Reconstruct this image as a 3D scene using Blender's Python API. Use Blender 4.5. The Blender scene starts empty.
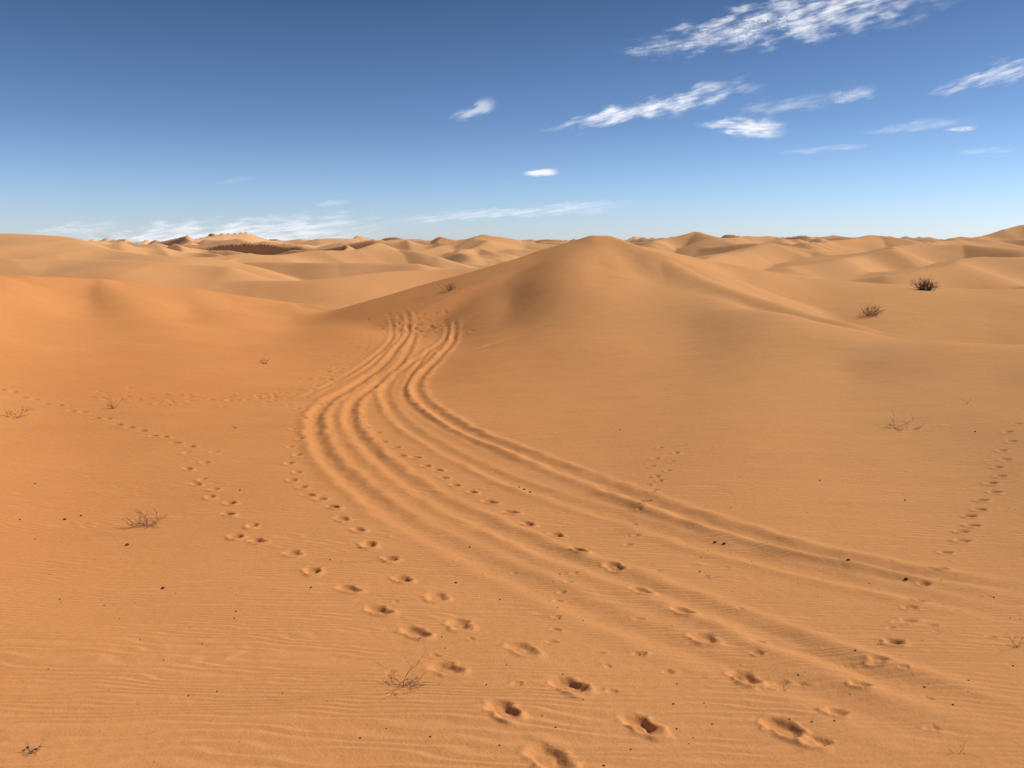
import bpy, math, random
import numpy as np
random.seed(7); rng=np.random.RandomState(11)
S=bpy.context.scene
F=800.0; PITCH=math.atan((384-245)/F)
cp,sp=math.cos(PITCH),math.sin(PITCH)
def ray(px,py):
    u=(px-512)/F; v=(384-py)/F
    d=np.array([u,cp+v*sp,-sp+v*cp]); return d
def P(px,py,Y):
    d=ray(px,py); return d*(Y/d[1])

# ------------------------------------------------------------ noise
def gnoise(x,y,seed=0):
    xi=np.floor(x).astype(np.int64); yi=np.floor(y).astype(np.int64)
    xf=x-xi; yf=y-yi
    def h(a,b):
        n=(a*374761393+b*668265263+seed*974634777)&0xffffffff
        n=((n^(n>>13))*1274126177)&0xffffffff
        n=n^(n>>16)
        return (n&0xffff)/65536.0*2*np.pi
    def g(a,b,dx,dy):
        t=h(a,b); return np.cos(t)*dx+np.sin(t)*dy
    u=xf*xf*xf*(xf*(xf*6-15)+10); v=yf*yf*yf*(yf*(yf*6-15)+10)
    n00=g(xi,yi,xf,yf); n10=g(xi+1,yi,xf-1,yf); n01=g(xi,yi+1,xf,yf-1); n11=g(xi+1,yi+1,xf-1,yf-1)
    return ((n00*(1-u)+n10*u)*(1-v)+(n01*(1-u)+n11*u)*v)*1.5
def ss(a,b,x):
    t=np.clip((x-a)/(b-a),0,1); return t*t*(3-2*t)

# ------------------------------------------------------------ near terrain: survey points -> thin plate surface
ctrl=[]
def C(px,py,Y): ctrl.append(P(px,py,Y))
def W(x,y,z): ctrl.append(np.array([x,y,z],float))
for px,py,Y in [(512,768,3.0),(512,650,4.55),(512,590,6.2),(512,520,9),(480,430,16.5),(430,380,26),(415,345,39),(415,325,51),
  (80,768,3.1),(80,650,4.7),(80,570,7.0),(90,480,11.8),(950,768,2.95),(950,650,4.5),(980,560,7.0),(980,480,10.6),
  (290,500,10.2),(290,430,16.6),(760,600,5.8),(760,500,9.6),(740,430,14.5),
  (150,420,17.3),(150,390,22),(160,355,30.5),(180,328,42),(0,440,14.5),(0,390,20.5),(0,340,29),(0,305,40),(0,277,48),(-150,270,48),
  (90,303,49),(100,280,54),(190,312,52),(195,289,60),(290,320,56),(290,304,63),(360,335,44),(370,314,60),(300,370,29),
  (600,450,13.8),(600,400,19.5),(600,350,29),(600,300,42),(600,265,52),(600,238.5,60),
  (560,249,59),(520,264,58),(480,280,57),(450,296,56),(510,305,47),(490,335,39),(480,370,27),(455,335,43),
  (690,285,49),(690,330,33),(690,370,23.5),(650,275,52),
  (730,300,43),(790,316,37),(860,331,32),(950,343,28),(1024,348,26),(1150,352,24),
  (850,370,22),(850,430,14.5),(1000,420,14.2),(1000,380,19),
  (870,312,54),(960,318,52),(800,296,60),(1024,326,49),(740,282,62),
  (650,247.5,66),(700,262,70),(760,272,74),(830,281,78),(925,288,82),(1024,291,84),(1150,296,84)]:
    C(px,py,Y)
def Cz(px,py,Y,dz):
    p=P(px,py,Y); p[2]+=dz; ctrl.append(p)
Cz(1024,348,37,-1.3);Cz(950,343,38,-1.2);Cz(860,331,42,-1.1);Cz(790,316,47,-.9)
Cz(600,238.5,76,-2.6);Cz(520,264,76,-2.2);Cz(480,285,78,-1.0);Cz(415,318,72,-.6)
Cz(100,280,75,-2.2);Cz(0,277,70,-2.2);Cz(195,289,80,-1.6);Cz(290,304,80,-.9);Cz(-150,270,70,-2)
for px in (700,830,925,1024,1150): Cz(px,288,105,-2.2)
for t in range(-40,41,13):
    a=math.radians(t); W(125*math.sin(a),125*math.cos(a),-6.6)
W(0,0,-1.65);W(0,1.2,-1.8);W(-2,1,-1.8);W(2,1,-1.75);W(0,-3,-1.4);W(0,-12,-2.5);W(0,-50,-5);W(0,-120,-6.5)
for s in (-1,1):
    W(s*8,-1,-2.3);W(s*20,4,-3.2);W(s*45,10,-3.5);W(s*120,20,-6);W(s*60,-50,-5);W(s*100,-90,-6.4)
ctrl=np.array(ctrl)
def emb(x,y):
    r=np.sqrt(x*x+y*y)+1e-9; k=np.log(1+r/1.5)/r
    return x*k,y*k
ex,ey=emb(ctrl[:,0],ctrl[:,1]); N=len(ctrl)
def phi(d2): return d2*np.log(d2+1e-12)
D2=(ex[:,None]-ex)**2+(ey[:,None]-ey)**2
A=np.zeros((N+3,N+3)); A[:N,:N]=phi(D2)+np.eye(N)*0.004
A[:N,N]=1;A[:N,N+1]=ex;A[:N,N+2]=ey;A[N,:N]=1;A[N+1,:N]=ex;A[N+2,:N]=ey
sol=np.linalg.solve(A,np.concatenate([ctrl[:,2],[0,0,0]]))
def ridge(z,x,y,pts,front,back,soft,seed,jit=6,k=.35,tw=3):
    p=np.array([P(*q) for q in pts])
    m=np.full(x.shape,-1e9)
    jx=x+gnoise(x/22,y/22,seed)*jit; jy=y+gnoise(x/18,y/18,seed+1)*jit
    for a,b in zip(p[:-1],p[1:]):
        dx,dy=b[0]-a[0],b[1]-a[1]; L=math.hypot(dx,dy)
        t=((jx-a[0])*dx+(jy-a[1])*dy)/L/L; tc=np.clip(t,0,1)
        qx=a[0]+tc*dx; qy=a[1]+tc*dy
        d=np.hypot(jx-qx,jy-qy); d=np.sqrt(d*d+soft*soft)-soft
        side=(dx*(jy-a[1])-dy*(jx-a[0]))/L
        wgt=ss(-tw,tw,side)
        m=np.maximum(m,a[2]+(b[2]-a[2])*tc-(front*(1-wgt)+back*wgt)*d)
    hh=np.clip(.5+.5*(m-z)/k,0,1)
    return z*(1-hh)+m*hh+k*hh*(1-hh)
NEAR_R=[([(600,236.5,60),(645,251,57),(690,274,51),(735,295,44),(790,314,38),(860,330,33),(950,342,28),(1024,348,26),(1150,352,24)],.30,.36,.7),
  ([(600,236.5,60),(560,248,60),(520,262,59),(480,278,58),(450,293,57),(435,305,57)],.40,.40,.7),
  ([(-170,268,50),(0,276,50),(60,278,53),(120,282,56),(190,289,60),(290,303,64),(375,315,62)],.42,.3,.9),
  ([(610,242,66),(650,247.5,68),(700,261,72),(760,271,76),(830,280,80),(925,287.5,84),(1024,290.5,86),(1150,295,86)],.45,.45,.8)]
def near(x,y):
    sh=x.shape; x=x.ravel();y=y.ravel(); out=np.empty(len(x))
    for i in range(0,len(x),60000):
        a,b=emb(x[i:i+60000],y[i:i+60000])
        d=(a[:,None]-ex)**2+(b[:,None]-ey)**2
        out[i:i+60000]=phi(d)@sol[:N]+sol[N]+sol[N+1]*a+sol[N+2]*b
    k=np.where(y>17)[0]
    if len(k):
        o=out[k]
        for i,(p,f,b_,s) in enumerate(NEAR_R): o=ridge(o,x[k],y[k],p,f,b_,s,900+i*5,1.6,.30,1.5)
        out[k]=out[k]+(o-out[k])*ss(17,22,y[k])
    return out.reshape(sh)
YS=np.exp(np.linspace(math.log(1.6),math.log(110),700))
def hit(px,py):
    d=ray(px,py); xs=YS*d[0]/d[1]; zs=YS*d[2]/d[1]
    h=near(xs,YS); f=zs-h
    k=np.where(f<=0)[0]
    if len(k)==0 or k[0]==0: return None
    k=k[0]; t=f[k-1]/(f[k-1]-f[k]); Y=YS[k-1]+t*(YS[k]-YS[k-1])
    return np.array([Y*d[0]/d[1],Y,Y*d[2]/d[1]])

# ------------------------------------------------------------ polar grid
def geo(a,b,q):
    n=int(round(math.log(b/a)/math.log(q))); return list(a*(b/a)**(np.arange(n)/n))
R=np.array(geo(.05,2.2,1.07)+geo(2.2,25,1.0031)+geo(25,130,1.0038)+geo(130,700,1.0048)+geo(700,2200,1.0075)+geo(2200,9000,1.03)+[9000])
th_f=np.arange(-.68,.6801,.002)
rest=np.linspace(th_f[-1],2*np.pi+th_f[0],150)[1:-1]
TH=np.concatenate([th_f,rest]); nF=len(th_f)
nr,nt=len(R),len(TH)
RR,TT=np.meshgrid(R,TH,indexing='ij')
X=RR*np.sin(TT); Y=RR*np.cos(TT)
iN=np.searchsorted(R,130)
Z=np.full(X.shape,-6.6)
Z[:iN]=near(X[:iN],Y[:iN])
und=gnoise(X[:iN]/7,Y[:iN]/9,3)*.10+gnoise(X[:iN]/2.3,Y[:iN]/2.9,4)*.020
Z[:iN]+=und*ss(3,30,RR[:iN])+gnoise(X[:iN]/.9,Y[:iN]/.7,5)*.005

# ------------------------------------------------------------ far dunes
i0=np.searchsorted(R,80)
x,y,r=X[i0:],Y[i0:],RR[i0:]
def dunes(x,y,lam,ang,seed,kk=.58):
    wx=gnoise(x/lam/1.9,y/lam/1.9,seed)*lam*.85; wy=gnoise(x/lam/1.9+9,y/lam/1.9,seed+1)*lam*.85
    c,s=math.cos(ang),math.sin(ang)
    u=((x+wx)*c+(y+wy)*s)/lam
    f=u-np.floor(u); k=kk
    saw=np.where(f<k,f/k,(1-f)/(1-k))
    saw=saw*saw*(1.6-.6*saw)          # smooth troughs, crisp crest
    amp=np.clip(.6+.8*gnoise(x/lam/1.3,y/lam/1.3,seed+2),0.05,1.3)
    return saw*amp
def field(lam,seed):
    return np.maximum(dunes(x,y,lam,3.4,seed),.9*dunes(x,y,lam*.85,4.3,seed+10))+.15*dunes(x,y,lam*.40,3.7,seed+20)
A1=field(26,100);A2=field(52,200);A3=field(110,300)
w2=ss(160,310,r);w3=ss(450,900,r)
zf=-7.3+A1*(1-w2)*4.0*(.45+.55*ss(105,160,r))+A2*w2*(1-w3)*8.4+A3*w3*19+w3*(-2.2)
RID=[([(-200,230,160),(0,234,142),(50,239,136),(90,248,128),(170,257,122)],.24,.3,3),
 ([(-80,262,110),(60,259,112),(150,263,108),(240,267,108)],.32,.3,1.1),
 ([(150,259,150),(220,256,158),(300,255,165),(345,250,172),(372,243,180),(398,250,180),(440,257,175)],.38,.25,.8),
 ([(190,283,104),(300,277,106),(380,272,110),(440,270,114),(520,266,120)],.36,.3,1.0),
 ([(250,263,130),(330,262,132),(420,264,128)],.40,.2,.8),
 ([(405,252,260),(455,244,275),(492,234.5,285),(522,242,285),(580,247,270)],.38,.35,.9),
 ([(492,234.5,285),(470,248,255),(455,258,235)],.40,.3,.9),
 ([(560,244,380),(610,241,380),(640,243,300),(692,232,320),(722,238,300),(762,236,330),(800,244,300)],.36,.3,.9),
 ([(690,262,118),(740,250,140),(775,243,150),(805,250,152),(850,262,140)],.42,.2,.8),
 ([(800,268,112),(850,256,132),(900,247,150),(950,244,160),(1024,250,150),(1120,255,150)],.42,.18,.8),
 ([(880,276,102),(940,265,112),(1000,257,122),(1060,259,124),(1150,262,120)],.40,.2,.8),
 ([(890,248,240),(940,241,290),(985,236,320),(1024,225,335),(1100,214,345)],.34,.3,1.0),
 ([(800,244,260),(845,240,300),(880,235,320),(930,243,300)],.40,.25,.8)]
for i,(p,f,b,s) in enumerate(RID): zf=ridge(zf,x,y,p,f,b,s,500+i*7)
wd=ss(105,150,r)*(1-ss(320,460,r))
zf=zf+wd*.7*dunes(x,y,16,3.9,700,.58)*ss(-.3,.3,gnoise(x/30,y/30,710))
wb=ss(90,114,r)
Z[i0:]=Z[i0:]*(1-wb)+zf*wb
# sand cannot stand steeper than its angle of repose: relax over-steep spots
i1=np.searchsorted(R,330)
lat=Z[i0:i1,:nF].copy()
rc=R[i0:i1][:,None]
keep=1-ss(250,325,rc)
for it in range(16):
    gy=np.zeros_like(lat); gx=np.zeros_like(lat)
    gy[1:-1]=np.abs(lat[2:]-lat[:-2])/(rc[2:]-rc[:-2]); gx[:,1:-1]=np.abs(lat[:,2:]-lat[:,:-2])/(rc*.004)
    st=ss(.50,.85,np.hypot(gx,gy))*keep
    av=lat.copy(); av[1:-1,1:-1]=(lat[2:,1:-1]+lat[:-2,1:-1]+lat[1:-1,2:]+lat[1:-1,:-2])/4
    lat=lat+(av-lat)*st
Z[i0:i1,:nF]=lat

# ------------------------------------------------------------ tracks and footprints (relief pressed in the sand)
DIST=np.zeros(X.shape,np.float32)
def win(cx,cy,rad):
    rc=math.hypot(cx,cy); tc=math.atan2(cx,cy); dt=rad/rc
    a,b=np.searchsorted(R,[rc-rad,rc+rad]); c,d=np.searchsorted(th_f,[tc-dt,tc+dt])
    return slice(a,b),slice(c,d)
def spline(pts,n=14):
    p=np.array(pts,float); p=np.vstack([2*p[0]-p[1],p,2*p[-1]-p[-2]]); o=[]
    for i in range(1,len(p)-2):
        for t in np.arange(n)/n:
            o.append(.5*((2*p[i])+(-p[i-1]+p[i+1])*t+(2*p[i-1]-5*p[i]+4*p[i+1]-p[i+2])*t*t+(-p[i-1]+3*p[i]-3*p[i+1]+p[i+2])*t**3))
    o.append(p[-2]); return np.array(o)
def track(pix,depth,berm,wid,seed,bl=1.0,br=1.0,end=.55,start=5):
    w=[hit(*q) for q in pix]; w=[q[:2] for q in w if q is not None]
    sp_=spline(w,16)
    dm=np.full(X.shape,1e3,np.float32); sg=np.zeros(X.shape,np.float32); al=np.zeros(X.shape,np.float32)
    s=0; rad=wid*3.4+.15
    for a,b in zip(sp_[:-1],sp_[1:]):
        L=float(np.hypot(*(b-a)))
        if L<1e-4: continue
        sl=win((a[0]+b[0])/2,(a[1]+b[1])/2,rad+L/2)
        x_,y_=X[sl],Y[sl]
        dx,dy=(b-a)/L
        t=np.clip((x_-a[0])*dx+(y_-a[1])*dy,0,L)
        d=np.hypot(x_-a[0]-t*dx,y_-a[1]-t*dy); side=np.sign(dx*(y_-a[1])-dy*(x_-a[0]))
        m=d<dm[sl]
        dm[sl]=np.where(m,d,dm[sl]); sg[sl]=np.where(m,side,sg[sl]); al[sl]=np.where(m,s+t,al[sl]); s+=L
    k=np.where(dm<rad)
    d=dm[k]; sd=sg[k]; a=al[k]
    mod=1+.45*gnoise(a/1.3,sd*2+.5,seed)+.3*gnoise(a/.4,sd*3+.5,seed+1)
    dd=d+gnoise(X[k]/.5,Y[k]/.5,seed+2)*wid*.3
    fade=ss(0,start,a)*(1-(1-end)*ss(s-17,s-5,a))*(1+.3*gnoise(a/2.5,a*0+.5,seed+6))*(1-ss(s-1.0,s,a)*.9)
    groove=-depth*np.exp(-(dd/(wid*.70))**2)
    bm=berm*np.exp(-((dd-wid*1.2)/(wid*.62))**2)*np.where(sd>0,bl,br)*mod
    bumps=gnoise(X[k]/.12,Y[k]/.12,seed+3)*.004*np.exp(-(dd/(wid*1.1))**2)+gnoise(X[k]/.3,Y[k]/.3,seed+4)*.007*np.exp(-(dd/(wid*1.6))**2)
    Z[k]+=(groove+bm+bumps)*fade
    DIST[k]=np.maximum(DIST[k],np.exp(-(d/(wid*1.5))**2)*fade*.9)
AL=[(398,306),(408,318),(404,340),(385,362),(350,388),(322,408),(315,428),(325,455),(350,482),(400,520),(470,556),(540,590),(620,625),(700,655),(800,690),(900,725),(1010,762)]
AR=[(408,314),(414,330),(410,348),(395,368),(368,390),(352,406),(352,427),(375,456),(410,484),(460,512),(520,540),(590,567),(660,592),(740,623),(830,660),(920,690),(1040,725)]
BL=[(448,316),(448,324),(445,338),(425,354),(400,370),(386,387),(388,404),(400,422),(430,443),(480,468),(540,492),(610,515),(690,541),(770,563),(850,582),(940,602),(1040,624)]
BR=[(454,316),(455,325),(452,342),(435,362),(418,379),(418,393),(432,410),(465,431),(520,453),(580,476),(640,499),(700,520),(780,545),(860,563),(940,578),(1050,594)]
track(AL,.030,.033,.19,31,1.1,.9,.34)
track(AR,.022,.036,.18,41,1.1,.8,.50)
track(BL,.019,.025,.18,51,.8,1.3,.50)
track(BR,.018,.045,.20,61,.8,1.3,.72)
track([(470,352),(500,341),(540,328),(580,318),(640,308),(700,305),(740,306)],.06,.05,.20,81,end=.35,start=2)
track([(385,312),(392,325),(388,345),(360,365),(330,385),(300,400)],.03,.025,.16,91,end=.5)
track([(400,318),(398,340),(376,360),(345,380),(318,396)],.025,.025,.12,95,end=.5)
track([(432,345),(420,362),(408,378),(404,395),(416,412),(450,432),(500,455)],.018,.02,.12,97,end=.3)

def foot(p,ang,L,Wd,dep,seed,kind=0):
    sl=win(p[0],p[1],L*1.4); x_=X[sl]-p[0]; y_=Y[sl]-p[1]
    c,s=math.cos(ang),math.sin(ang)
    x_=x_+gnoise(X[sl]/.09,Y[sl]/.09,seed)*.016; y_=y_+gnoise(X[sl]/.09,Y[sl]/.09,seed+5)*.016
    a=(x_*c+y_*s)/(L/2); b=(-x_*s+y_*c)/(Wd/2)
    waist=1-.16*np.exp(-((a+.15)/.3)**2)+.10*np.exp(-((a-.5)/.4)**2)
    e=(np.abs(a)**2.2+np.abs(b/waist)**2.2)**(1/2.2)
    pit=-(1-ss(.48,1.18,e))*(1+.2*a)
    rim=np.exp(-((e-1.33)/.27)**2)*(.30+.30*np.clip(-a,-1,1)+.25*gnoise(X[sl]/.07,Y[sl]/.07,seed+9))
    toe=.5*np.exp(-((a+.1)/.25)**2-(b/.6)**2)
    Z[sl]+=dep*(pit+rim*.8+toe*.5)+gnoise(X[sl]/.03,Y[sl]/.03,seed+2)*.002*(1-ss(1.0,1.5,e))
    DIST[sl]=np.maximum(DIST[sl],1-ss(1.1,1.7,e))
def trail(pix,L,Wd,dep,seed,jit=.02):
    w=[hit(*q) for q in pix]; w=np.array([q[:2] for q in w if q is not None])
    for i,p in enumerate(w):
        a=w[max(0,i-2)]; b=w[min(len(w)-1,i+2)]
        an=math.atan2(a[1]-b[1],a[0]-b[0])+rng.uniform(-.22,.22)
        k=rng.uniform(.88,1.1); g=.72+.28*ss(5,9,math.hypot(p[0],p[1]))
        foot(p,an,L*k,Wd*rng.uniform(.9,1.15),dep*g*rng.uniform(.75,1.2),seed+i)
T1=[(214,452),(186,452),(205,462),(188,468),(202,479),(196,484),(214,489),(210,497),(230,503),(228,514),(252,526),(236,537),(257,541),(292,553),(312,571),(348,589),(378,610),(414,632),(445,668),(503,709),(548,757)]
T2=[(306,400),(298,410),(304,420),(293,430),(300,440),(290,447),(297,455),(289,463),(297,472),(292,480),(302,487),(308,495),(320,499),(333,507),(342,519),(358,530),(368,545),(390,559),(402,579),(436,597),(459,624),(521,648),(567,685),(640,724)]
T3=[(345,402),(352,412),(362,420),(366,430),(378,434),(384,443),(396,448),(402,456),(416,458),(426,466),(438,470),(444,478),(455,485),(472,492),(490,502),(511,512),(528,524),(556,535),(578,551),(613,567),(640,591),(682,612),(703,639),(744,677),(783,728)]
trail(T1,.27,.13,.034,1000);trail(T2,.27,.13,.034,2000);trail(T3,.27,.13,.034,3000)
T4=[(1018,424),(1008,432),(1012,441),(1002,450),(1006,459),(998,467),(1001,476),(991,483),(995,492),(982,500),(980,510),(970,516),(972,526),(962,532),(962,541),(946,553),(941,570),(924,586),(921,601),(908,621),(894,642),(878,664),(860,687),(836,712),(816,741)]
trail(T4[:15],.17,.13,.034,4000); trail(T4[15:],.13,.10,.028,4050)
trail([(910,608),(899,622),(893,640)],.11,.10,.018,4100)
trail([(660,447),(656,458),(652,466),(657,476),(648,484),(652,492),(642,500),(646,508)],.12,.10,.038,4200)
trail([(684,444),(676,452),(672,461),(668,470),(660,480),(655,490),(648,500)],.12,.10,.038,4250)
trail([(640,512),(634,524),(636,536),(628,545),(574,574),(568,583),(562,592),(558,600)],.08,.07,.018,4300)
trail([(556,618),(555,630),(552,642),(640,655),(668,672),(758,642),(782,682),(757,655)],.08,.07,.018,4400)
T6=[(2,391),(14,393),(24,398),(36,400),(46,404),(60,405),(72,410),(84,411),(96,417),(108,418),(118,424),(130,427),(142,430),(154,435),(164,436),(176,442),(190,446)]
trail(T6,.28,.15,.042,5000)
for i in range(60):
    q=hit(rng.uniform(90,290),rng.normal(399,3.5))
    if q is not None: foot(q,rng.uniform(0,6.28),.2,.15,.03,6000+i)
for i in range(60):
    t=rng.rand(); q=hit(385-90*t+rng.normal(0,9),335+60*t+rng.normal(0,6))
    if q is not None: foot(q,rng.uniform(0,6.28),.24,.18,.04,6100+i)
for i in range(60):
    q=hit(rng.normal(418,22),rng.normal(327,7))
    if q is not None: foot(q,rng.uniform(0,6.28),.32,.26,.06,6200+i)
for i in range(60):
    q=hit(rng.uniform(380,1010),rng.uniform(440,740))
    if q is not None: foot(q,rng.uniform(0,6.28),rng.uniform(.05,.09),.05,.008,6300+i)

def zat(x,y):
    r=math.hypot(x,y); t=math.atan2(x,y)
    i=min(max(np.searchsorted(R,r),1),nr-1); j=min(max(np.searchsorted(th_f,t),1),nF-1)
    fr=(r-R[i-1])/(R[i]-R[i-1]); ft=(t-th_f[j-1])/(th_f[j]-th_f[j-1]); ft=min(max(ft,0),1)
    return float((Z[i-1,j-1]*(1-fr)+Z[i,j-1]*fr)*(1-ft)+(Z[i-1,j]*(1-fr)+Z[i,j]*fr)*ft)

# ------------------------------------------------------------ mesh
me=bpy.data.meshes.new("sand_dunes")
co=np.stack([X,Y,Z],-1).reshape(-1,3).astype(np.float32)
I=np.arange(nr-1)[:,None]; J=np.arange(nt)[None,:]; J2=(J+1)%nt
q=np.stack([I*nt+J,I*nt+J2,(I+1)*nt+J2,(I+1)*nt+J],-1).reshape(-1,4)[:,::-1]
nq=len(q)
me.vertices.add(len(co)); me.vertices.foreach_set("co",co.ravel())
me.loops.add(nq*4); me.loops.foreach_set("vertex_index",np.ascontiguousarray(q).ravel().astype(np.int32))
me.polygons.add(nq); me.polygons.foreach_set("loop_start",np.arange(0,nq*4,4,dtype=np.int32))
me.update(calc_edges=True)
me.polygons.foreach_set("use_smooth",np.ones(nq,bool))
at=me.attributes.new("trodden",'FLOAT','POINT'); at.data.foreach_set("value",DIST.ravel().astype(np.float32))
ground=bpy.data.objects.new("desert_sand_dunes",me); S.collection.objects.link(ground)

# ------------------------------------------------------------ material helper
class NT:
    def __init__(s,t): s.t=t
    def n(s,typ,**k):
        n=s.t.nodes.new(typ)
        for a,b in k.items(): setattr(n,a,b)
        return n
    def l(s,a,b): s.t.links.new(a,b)
    def m(s,op,a,b=None,c=None,clamp=False):
        n=s.n('ShaderNodeMath',operation=op); n.use_clamp=clamp
        for i,v in enumerate((a,b,c)):
            if v is None: continue
            if isinstance(v,(int,float)): n.inputs[i].default_value=v
            else: s.l(v,n.inputs[i])
        return n.outputs[0]
    def noise(s,vec,scale,detail=2,rough=.5):
        n=s.n('ShaderNodeTexNoise'); n.inputs['Scale'].default_value=scale; n.inputs['Detail'].default_value=detail; n.inputs['Roughness'].default_value=rough
        s.l(vec,n.inputs['Vector']); return n.outputs['Fac']
    def map(s,vec,scale=(1,1,1),rot=0,loc=(0,0,0)):
        n=s.n('ShaderNodeMapping'); n.inputs['Scale'].default_value=scale; n.inputs['Rotation'].default_value=(0,0,rot); n.inputs['Location'].default_value=loc
        s.l(vec,n.inputs['Vector']); return n.outputs[0]
    def ramp(s,v,a,b):
        n=s.n('ShaderNodeMapRange'); n.interpolation_type='SMOOTHSTEP'
        s.l(v,n.inputs[0]); n.inputs[1].default_value=a; n.inputs[2].default_value=b; return n.outputs[0]
    def mix(s,f,a,b,bt='MIX'):
        n=s.n('ShaderNodeMix',data_type='RGBA',blend_type=bt)
        for i,v in ((0,f),(6,a),(7,b)):
            if isinstance(v,(int,float)): n.inputs[i].default_value=v
            elif isinstance(v,tuple): n.inputs[i].default_value=(*v,1)
            else: s.l(v,n.inputs[i])
        return n.outputs[2]
def mat(name):
    m=bpy.data.materials.new(name); m.use_nodes=True; t=m.node_tree
    for n in list(t.nodes): t.nodes.remove(n)
    T=NT(t); T.out=T.n('ShaderNodeOutputMaterial'); return m,T

sand,T=mat("sand")
geo_=T.n('ShaderNodeNewGeometry'); pos=geo_.outputs['Position']
at_=T.n('ShaderNodeAttribute',attribute_name="trodden"); tro=at_.outputs['Fac']
sx=T.n('ShaderNodeSeparateXYZ'); T.l(pos,sx.inputs[0])
dist=T.n('ShaderNodeVectorMath',operation='LENGTH'); T.l(pos,dist.inputs[0]); dist=dist.outputs['Value']
rot=T.map(pos,(1,1,0),rot=math.radians(5))
rs=T.n('ShaderNodeSeparateXYZ'); T.l(rot,rs.inputs[0])
w1=T.noise(T.map(pos,(.35,.9,0)),1.0,0); w2_=T.noise(T.map(pos,(1.6,4,0)),1.0,1)
ph=T.m('ADD',rs.outputs['Y'],T.m('MULTIPLY',w1,.8)); ph=T.m('ADD',ph,T.m('MULTIPLY',w2_,.26))
sn=T.m('SINE',T.m('MULTIPLY',ph,2*math.pi/.078))
sn2=T.m('SINE',T.m('ADD',T.m('MULTIPLY',ph,2*math.pi/.078),T.m('MULTIPLY',sn,-.5)))
msk=T.ramp(T.noise(T.map(pos,(.45,.7,0),loc=(3.1,2.2,0)),1.0,2,.6),.30,.62)
msk=T.m('MULTIPLY_ADD',msk,.78,.22)
msk=T.m('MULTIPLY',msk,T.m('SUBTRACT',1.0,T.m('MULTIPLY',tro,.9),clamp=True))
rip=T.m('MULTIPLY',T.m('MULTIPLY',sn2,msk),.0034)
g1=T.noise(pos,70,2,.6); g2=T.noise(pos,12,1,.6); g3=T.noise(pos,400,0,.5)
hgt=T.m('ADD',rip,T.m('MULTIPLY',g1,.0035)); hgt=T.m('ADD',hgt,T.m('MULTIPLY',g2,.006)); hgt=T.m('ADD',hgt,T.m('MULTIPLY',g3,.0012))
b1=T.noise(T.map(pos,(.8,2.2,0)),1.0,2,.6); hgt=T.m('ADD',hgt,T.m('MULTIPLY',b1,.025))
bp=T.n('ShaderNodeBump'); bp.inputs['Strength'].default_value=1; bp.inputs['Distance'].default_value=1; T.l(hgt,bp.inputs['Height'])
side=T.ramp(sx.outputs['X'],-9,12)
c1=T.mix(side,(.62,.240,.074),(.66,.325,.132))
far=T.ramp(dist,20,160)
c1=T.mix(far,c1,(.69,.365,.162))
far_haze=T.ramp(dist,150,1400)
c1=T.mix(far_haze,c1,(.68,.42,.24))  # aerial haze painted into the sand albedo, paler with distance
v1=T.noise(T.map(pos,(.12,.2,0)),1.0,2,.6); c1=T.mix(T.m('MULTIPLY',T.ramp(v1,.35,.7),.3),c1,(.67,.31,.11))
c1=T.mix(T.m('MULTIPLY',T.ramp(g1,.45,.75),.35),c1,(.44,.185,.062))
c1=T.mix(T.m('MULTIPLY',T.ramp(g3,.55,.8),.30),c1,(.72,.42,.19))
c1=T.mix(T.m('MULTIPLY',T.m('MULTIPLY',T.ramp(sn2,.1,1.0),msk),.12),c1,(.70,.40,.18))
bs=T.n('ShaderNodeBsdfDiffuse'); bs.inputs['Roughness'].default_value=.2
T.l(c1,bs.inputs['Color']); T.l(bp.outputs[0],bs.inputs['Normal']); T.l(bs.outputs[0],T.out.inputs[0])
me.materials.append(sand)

def simple(name,col,col2,sc):
    m,T=mat(name); g=T.n('ShaderNodeNewGeometry'); n=T.noise(g.outputs['Position'],sc,3)
    b=T.n('ShaderNodeBsdfPrincipled'); b.inputs['Roughness'].default_value=.9
    T.l(T.mix(T.ramp(n,.35,.65),col,col2),b.inputs['Base Color']); T.l(b.outputs[0],T.out.inputs[0]); return m
m_dry=simple("dry_stems",(.20,.11,.05),(.34,.20,.09),30)
m_dark=simple("dark_stems",(.11,.07,.035),(.22,.15,.07),20)
m_green=simple("desert_leaves",(.07,.065,.028),(.15,.12,.05),6)
m_peb=simple("dark_pebble",(.035,.022,.015),(.09,.05,.03),60)

# ------------------------------------------------------------ plants
def tube(V,Fc,pts,r0,r1):
    n=len(pts); base=len(V); k=4
    for i,p in enumerate(pts):
        d=pts[min(i+1,n-1)]-pts[max(i-1,0)]; d=d/(np.linalg.norm(d)+1e-9)
        a=np.cross(d,[.3,.2,.93]); a/=np.linalg.norm(a)+1e-9; b=np.cross(d,a)
        rr=r0+(r1-r0)*i/(n-1)
        for j in range(k):
            t=2*math.pi*j/k; V.append(p+rr*(a*math.cos(t)+b*math.sin(t)))
    for i in range(n-1):
        for j in range(k):
            Fc.append((base+i*k+j,base+i*k+(j+1)%k,base+(i+1)*k+(j+1)%k,base+(i+1)*k+j))
def branch(V,Fc,p,d,L,r,lev,curl,up):
    n=6; pts=[p.copy()]; q_=p.copy()
    for i in range(n):
        d=d+rng.normal(0,curl,3); d[2]+=up; d/=np.linalg.norm(d); q_=q_+d*L/n
        if q_[2]<0.002: q_[2]=.002; d[2]=abs(d[2])*.5
        pts.append(q_.copy())
    tube(V,Fc,pts,r,r*.4)
    if lev>0:
        for k in range(rng.randint(2,5)):
            i=rng.randint(2,n+1); dd=d+rng.normal(0,.6,3); dd/=np.linalg.norm(dd)
            branch(V,Fc,pts[i],dd,L*rng.uniform(.35,.65),r*.6,lev-1,curl,up)
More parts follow.
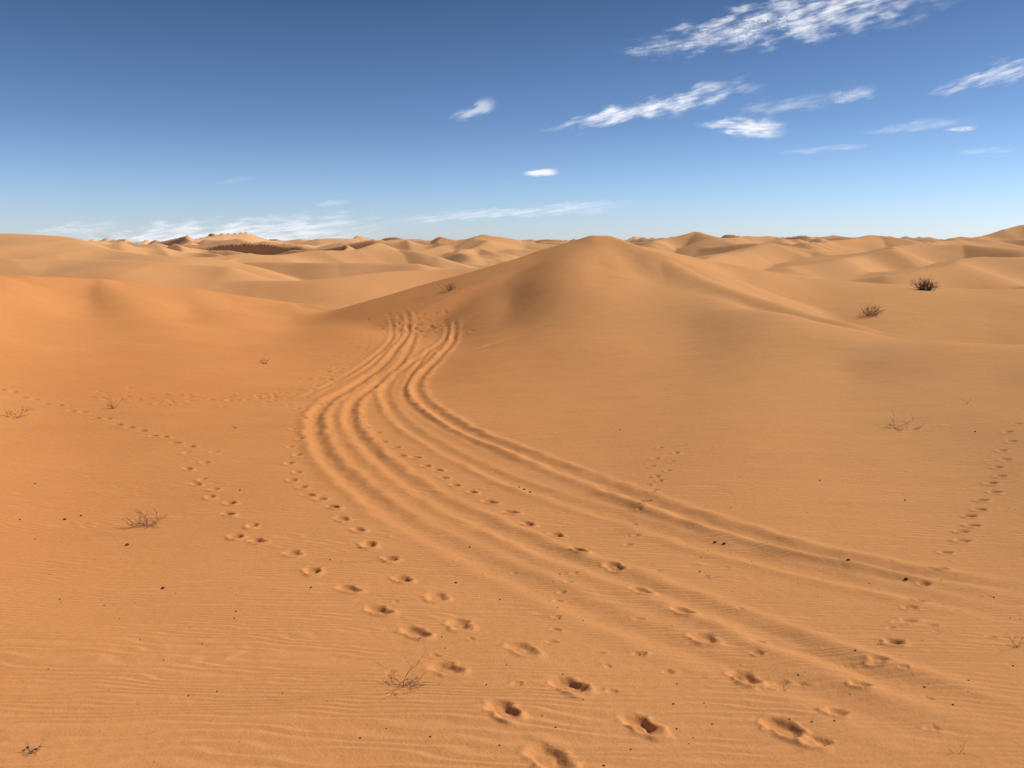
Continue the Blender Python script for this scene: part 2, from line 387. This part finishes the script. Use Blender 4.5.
def plant(name,pos,nst,L,r,lev,spread,m,curl=.18,up=0.02,lean=(0,0),w=.08):
    V,Fc=[],[]
    for i in range(nst):
        a=rng.uniform(0,6.28); s=spread*rng.uniform(.3,1)
        d=np.array([math.cos(a)*s+lean[0],math.sin(a)*s+lean[1],rng.uniform(.25,1)]); d/=np.linalg.norm(d)
        branch(V,Fc,np.array([rng.normal(0,L*w),rng.normal(0,L*w),-.01]),d,L*rng.uniform(.45,1.1),r,lev,curl,up)
    ms=bpy.data.meshes.new(name); ms.from_pydata([tuple(v) for v in V],[],Fc); ms.materials.append(m)
    o=bpy.data.objects.new(name,ms); S.collection.objects.link(o); o.location=pos; return o
def place(px,py):
    h=hit(px,py)
    while h is None: py+=1; h=hit(px,py)
    return (h[0],h[1],zat(h[0],h[1]))
plant("dry_desert_shrub",place(148,526),14,.24,.0045,2,1.8,m_dry,lean=(.2,0),up=.01)
plant("dry_desert_shrub",place(402,686),12,.17,.0018,2,1.5,m_dry,lean=(.6,.2),up=0)
plant("dry_desert_shrub",place(16,416),8,.30,.006,2,2.4,m_dry,up=0)
plant("dry_desert_shrub",place(114,408),9,.25,.006,1,1.0,m_dry)
plant("dry_desert_shrub",place(265,364),9,.38,.008,1,.8,m_dry)
plant("dry_desert_shrub",place(895,429),9,.36,.005,1,3.0,m_dry,up=-.03)
plant("dry_desert_shrub",place(1018,648),6,.10,.0014,2,1.0,m_dry)
plant("dry_desert_shrub",place(30,754),8,.06,.0016,1,1.5,m_dark)
plant("dry_desert_shrub",place(960,752),4,.07,.0009,1,1.0,m_dry)
plant("dry_desert_shrub",place(786,690),4,.06,.0009,1,1.0,m_dry)
plant("dry_desert_shrub",place(710,578),5,.08,.0014,1,1.6,m_dry)
plant("dry_desert_shrub",place(968,404),3,.2,.003,1,1.5,m_dry)
plant("dry_desert_shrub",place(238,428),3,.15,.004,1,1.5,m_dry)
plant("desert_grass_tuft",place(870,316),48,.8,.010,1,1.0,m_dark,curl=.12,w=.3)
plant("desert_grass_tuft",place(452,290),26,.5,.012,1,.9,m_dark,curl=.12,w=.5)
plant("desert_bush",place(926,290),80,.9,.020,1,.8,m_green,curl=.14,w=.3)

# pebbles / camel droppings
V,Fc=[],[]
import bmesh
def pebble(px,py,s):
    h=hit(px,py)
    if h is None: return
    z=zat(h[0],h[1]); bm=bmesh.new(); bmesh.ops.create_icosphere(bm,subdivisions=2,radius=1)
    b=len(V); sc=s*rng.uniform(.7,1.2,3); a=rng.uniform(0,6.28)
    for v in bm.verts:
        c=np.array(v.co); c*=1+.22*math.sin(3*c[0]+a)*math.cos(4*c[1]+a)+.1*math.sin(7*c[2]+a); c*=sc; c[2]*=.75
        V.append((h[0]+c[0]*math.cos(a)-c[1]*math.sin(a),h[1]+c[0]*math.sin(a)+c[1]*math.cos(a),z+c[2]+s*.35))
    for f in bm.faces: Fc.append(tuple(b+v.index for v in f.verts))
    bm.free()
for px,py,s in [(127,546,.018),(163,589,.014),(65,520,.016),(81,516,.014),(35,483,.014),(20,520,.012),(848,567,.015),(906,582,.017),(724,545,.02),(715,543,.016),
  (524,490,.02),(530,492,.018),(519,487,.014),(560,575,.008),(456,583,.01),(311,588,.009),(640,655,.007),(420,640,.006),(330,560,.008),(470,548,.01),(700,572,.01),(975,432,.015),
  (240,490,.012),(170,405,.02),(560,620,.006),(236,612,.007),(140,640,.006),(855,655,.007),(60,600,.007),(583,700,.004),(500,600,.007),(905,500,.011),(820,480,.012),(620,430,.016),
  (28,748,.007),(36,750,.007),(32,752,.006),(24,751,.006),(40,747,.005)]:
    pebble(px,py,s)
for i in range(150):
    t=rng.rand(); pebble(rng.uniform(0,1024),768-330*t**.8,rng.uniform(.0025,.006))
ms=bpy.data.meshes.new("scattered_pebbles"); ms.from_pydata(V,[],Fc); ms.materials.append(m_peb)
for p in ms.polygons: p.use_smooth=True
o=bpy.data.objects.new("scattered_pebbles",ms); S.collection.objects.link(o)

# ------------------------------------------------------------ clouds : thin horizontal sheets of ice cloud, high up
def cloud(cx,cy,L,Wd,deg,alt,dens,seed,streak=4.0,lo=.30,hi=.85,rot=.06,sc=1.0,fine=.35):
    a=math.radians(-deg); n,mn=48,16; V=[];UV=[];Fc=[]
    for j in range(mn+1):
        for i in range(n+1):
            s=(i/n-.5)*2; t=(j/mn-.5)*2
            px=cx+s*L*.5*math.cos(a)-t*Wd*.5*math.sin(a); py=cy+s*L*.5*math.sin(a)+t*Wd*.5*math.cos(a)
            py=min(py,241.5)
            d=ray(px,py); k=alt/d[2]; V.append(tuple(d*k)); UV.append((s*L/100,t*Wd/100,s,t))
    for j in range(mn):
        for i in range(n):
            b=j*(n+1)+i; Fc.append((b,b+1,b+n+2,b+n+1))
    ms=bpy.data.meshes.new("cirrus_cloud"); ms.from_pydata(V,[],Fc)
    ms.uv_layers.new(name="size"); ms.uv_layers.new(name="unit")
    u1=ms.uv_layers["size"]
    for lp in ms.loops: u1.data[lp.index].uv=UV[lp.vertex_index][:2]
    u2=ms.uv_layers["unit"]
    for lp in ms.loops: u2.data[lp.index].uv=UV[lp.vertex_index][2:]
    m,T=mat("cloud_ice")
    a1=T.n('ShaderNodeUVMap',uv_map="size").outputs[0]; a2=T.n('ShaderNodeUVMap',uv_map="unit").outputs[0]
    wv=T.noise(T.map(a1,(1.3,3,1),loc=(seed,seed*.7,0)),1.5,3)
    sx=T.n('ShaderNodeSeparateXYZ'); T.l(a2,sx.inputs[0])
    u=sx.outputs[0]; v=T.m('ADD',sx.outputs[1],T.m('MULTIPLY_ADD',wv,1.5,-.75))
    tap=T.m('MULTIPLY_ADD',u,.35,.75)
    e=T.m('ADD',T.m('POWER',T.m('ABSOLUTE',u),2.4),T.m('POWER',T.m('ABSOLUTE',T.m('DIVIDE',v,tap)),1.6))
    env=T.m('SUBTRACT',1.0,e,clamp=True)
    bd=T.m('MULTIPLY',T.ramp(T.m('ABSOLUTE',u),1.0,.3),T.ramp(T.m('ABSOLUTE',sx.outputs[1]),1.0,.3))
    r1=T.map(a1,rot=rot)
    n1=T.noise(T.map(r1,(.9*sc,1.2*streak*sc,1),loc=(seed*1.3,seed,0)),2.0,5,.5)
    n2=T.noise(T.map(r1,(1.5*sc,15*sc,1),loc=(seed*2.3,seed,0)),2.0,3,.5)
    nn=T.m('ADD',T.m('MULTIPLY',n1,1-fine),T.m('MULTIPLY',n2,fine))
    nn=T.ramp(nn,.28,.74)
    al=T.m('MULTIPLY',T.ramp(T.m('ADD',T.m('MULTIPLY',nn,.75),T.m('MULTIPLY',env,.45)),lo,hi+.42),T.ramp(env,0,1.0))
    al=T.m('MULTIPLY',al,T.m('MULTIPLY',bd,dens),clamp=True)
    tr=T.n('ShaderNodeBsdfTranslucent'); tr.inputs[0].default_value=(.90,.92,.96,1)
    df=T.n('ShaderNodeBsdfTransparent'); mx=T.n('ShaderNodeMixShader'); T.l(al,mx.inputs[0]); T.l(df.outputs[0],mx.inputs[1]); T.l(tr.outputs[0],mx.inputs[2])
    T.l(mx.outputs[0],T.out.inputs[0]); ms.materials.append(m)
    o=bpy.data.objects.new("cirrus_cloud",ms); S.collection.objects.link(o)
cloud(795,18,420,84,11,2500,1.0,1.3,2.4,fine=.22)
cloud(690,42,200,26,8,2500,.7,2.9,4)
cloud(648,108,300,40,12,2200,1.15,4.1,2.2,fine=.22)
cloud(742,127,116,34,-2,2000,1.1,7.7,2,.2,.6)
cloud(473,111,64,26,22,2000,.55,9.2,2,.2,.6)
cloud(541,173,46,12,3,1600,1.1,12.2,1.5,.1,.4)
cloud(992,76,170,38,18,2300,.80,15.2,3)
cloud(852,95,70,32,8,2200,.5,17.9,2,.2,.7)
cloud(785,105,150,26,6,2200,.36,19.4,3,.2,.8)
cloud(915,126,150,20,7,2200,.34,21.4,3,.2,.8)
cloud(960,129,44,9,5,2200,.9,25.4,3,.1,.6)
cloud(985,151,80,11,3,2000,.32,27.4,4,.2,.8)
cloud(825,149,130,13,5,2000,.26,29.4,4,.2,.8)
cloud(215,236,460,60,3,700,1.0,31.1,7,.18,.8,sc=.8)
cloud(75,229,130,24,4,700,.5,33.1,6,.2,.8)
cloud(510,213,340,24,4,900,.6,35.1,8,.2,.8)
cloud(330,203,60,12,4,900,.28,37.1,5,.2,.8)
cloud(235,180,60,12,10,1200,.10,39.1,3,.2,.8)

# ------------------------------------------------------------ light
EL,AZ=math.radians(41),math.radians(74)
w=bpy.data.worlds.new("World"); S.world=w; w.use_nodes=True; T=NT(w.node_tree)
bg=w.node_tree.nodes['Background']; sky=T.n('ShaderNodeTexSky'); sky.sky_type='NISHITA'; sky.sun_disc=False
sky.sun_elevation=EL; sky.sun_rotation=AZ; sky.air_density=1.0; sky.dust_density=.4; sky.ozone_density=2.0; sky.altitude=700
tc=T.n('ShaderNodeTexCoord'); sz=T.n('ShaderNodeSeparateXYZ'); T.l(tc.outputs['Generated'],sz.inputs[0])
cr=T.n('ShaderNodeValToRGB'); T.l(T.m('MULTIPLY',sz.outputs[2],3.0),cr.inputs[0])
E=cr.color_ramp.elements; E[0].position=0; E[0].color=(.62,.70,.98,1); E[1].position=.81; E[1].color=(.228,.298,.400,1)
k=E.new(.2); k.color=(.50,.61,.84,1)
k=E.new(.42); k.color=(.365,.45,.62,1)
gain=T.mix(1.0,sky.outputs[0],cr.outputs[0],'MULTIPLY')
T.l(gain,bg.inputs[0]); bg.inputs[1].default_value=.15
sl=bpy.data.lights.new("sun",'SUN'); sl.energy=4.75; sl.angle=math.radians(.5); sl.color=(1,.95,.86)
so=bpy.data.objects.new("sun",sl); S.collection.objects.link(so)
from mathutils import Vector
dv=Vector((math.sin(AZ)*math.cos(EL),math.cos(AZ)*math.cos(EL),math.sin(EL)))
so.rotation_euler=dv.to_track_quat('Z','Y').to_euler(); so.location=(0,0,30)
cam=bpy.data.cameras.new("camera"); cam.sensor_width=36; cam.lens=F/1024*36; cam.clip_start=.05; cam.clip_end=400000
c=bpy.data.objects.new("camera",cam); S.collection.objects.link(c); c.location=(0,0,0); c.rotation_euler=(math.pi/2-PITCH,0,0)
S.camera=c
S.view_settings.view_transform='Standard'; S.view_settings.look='None'; S.view_settings.exposure=0
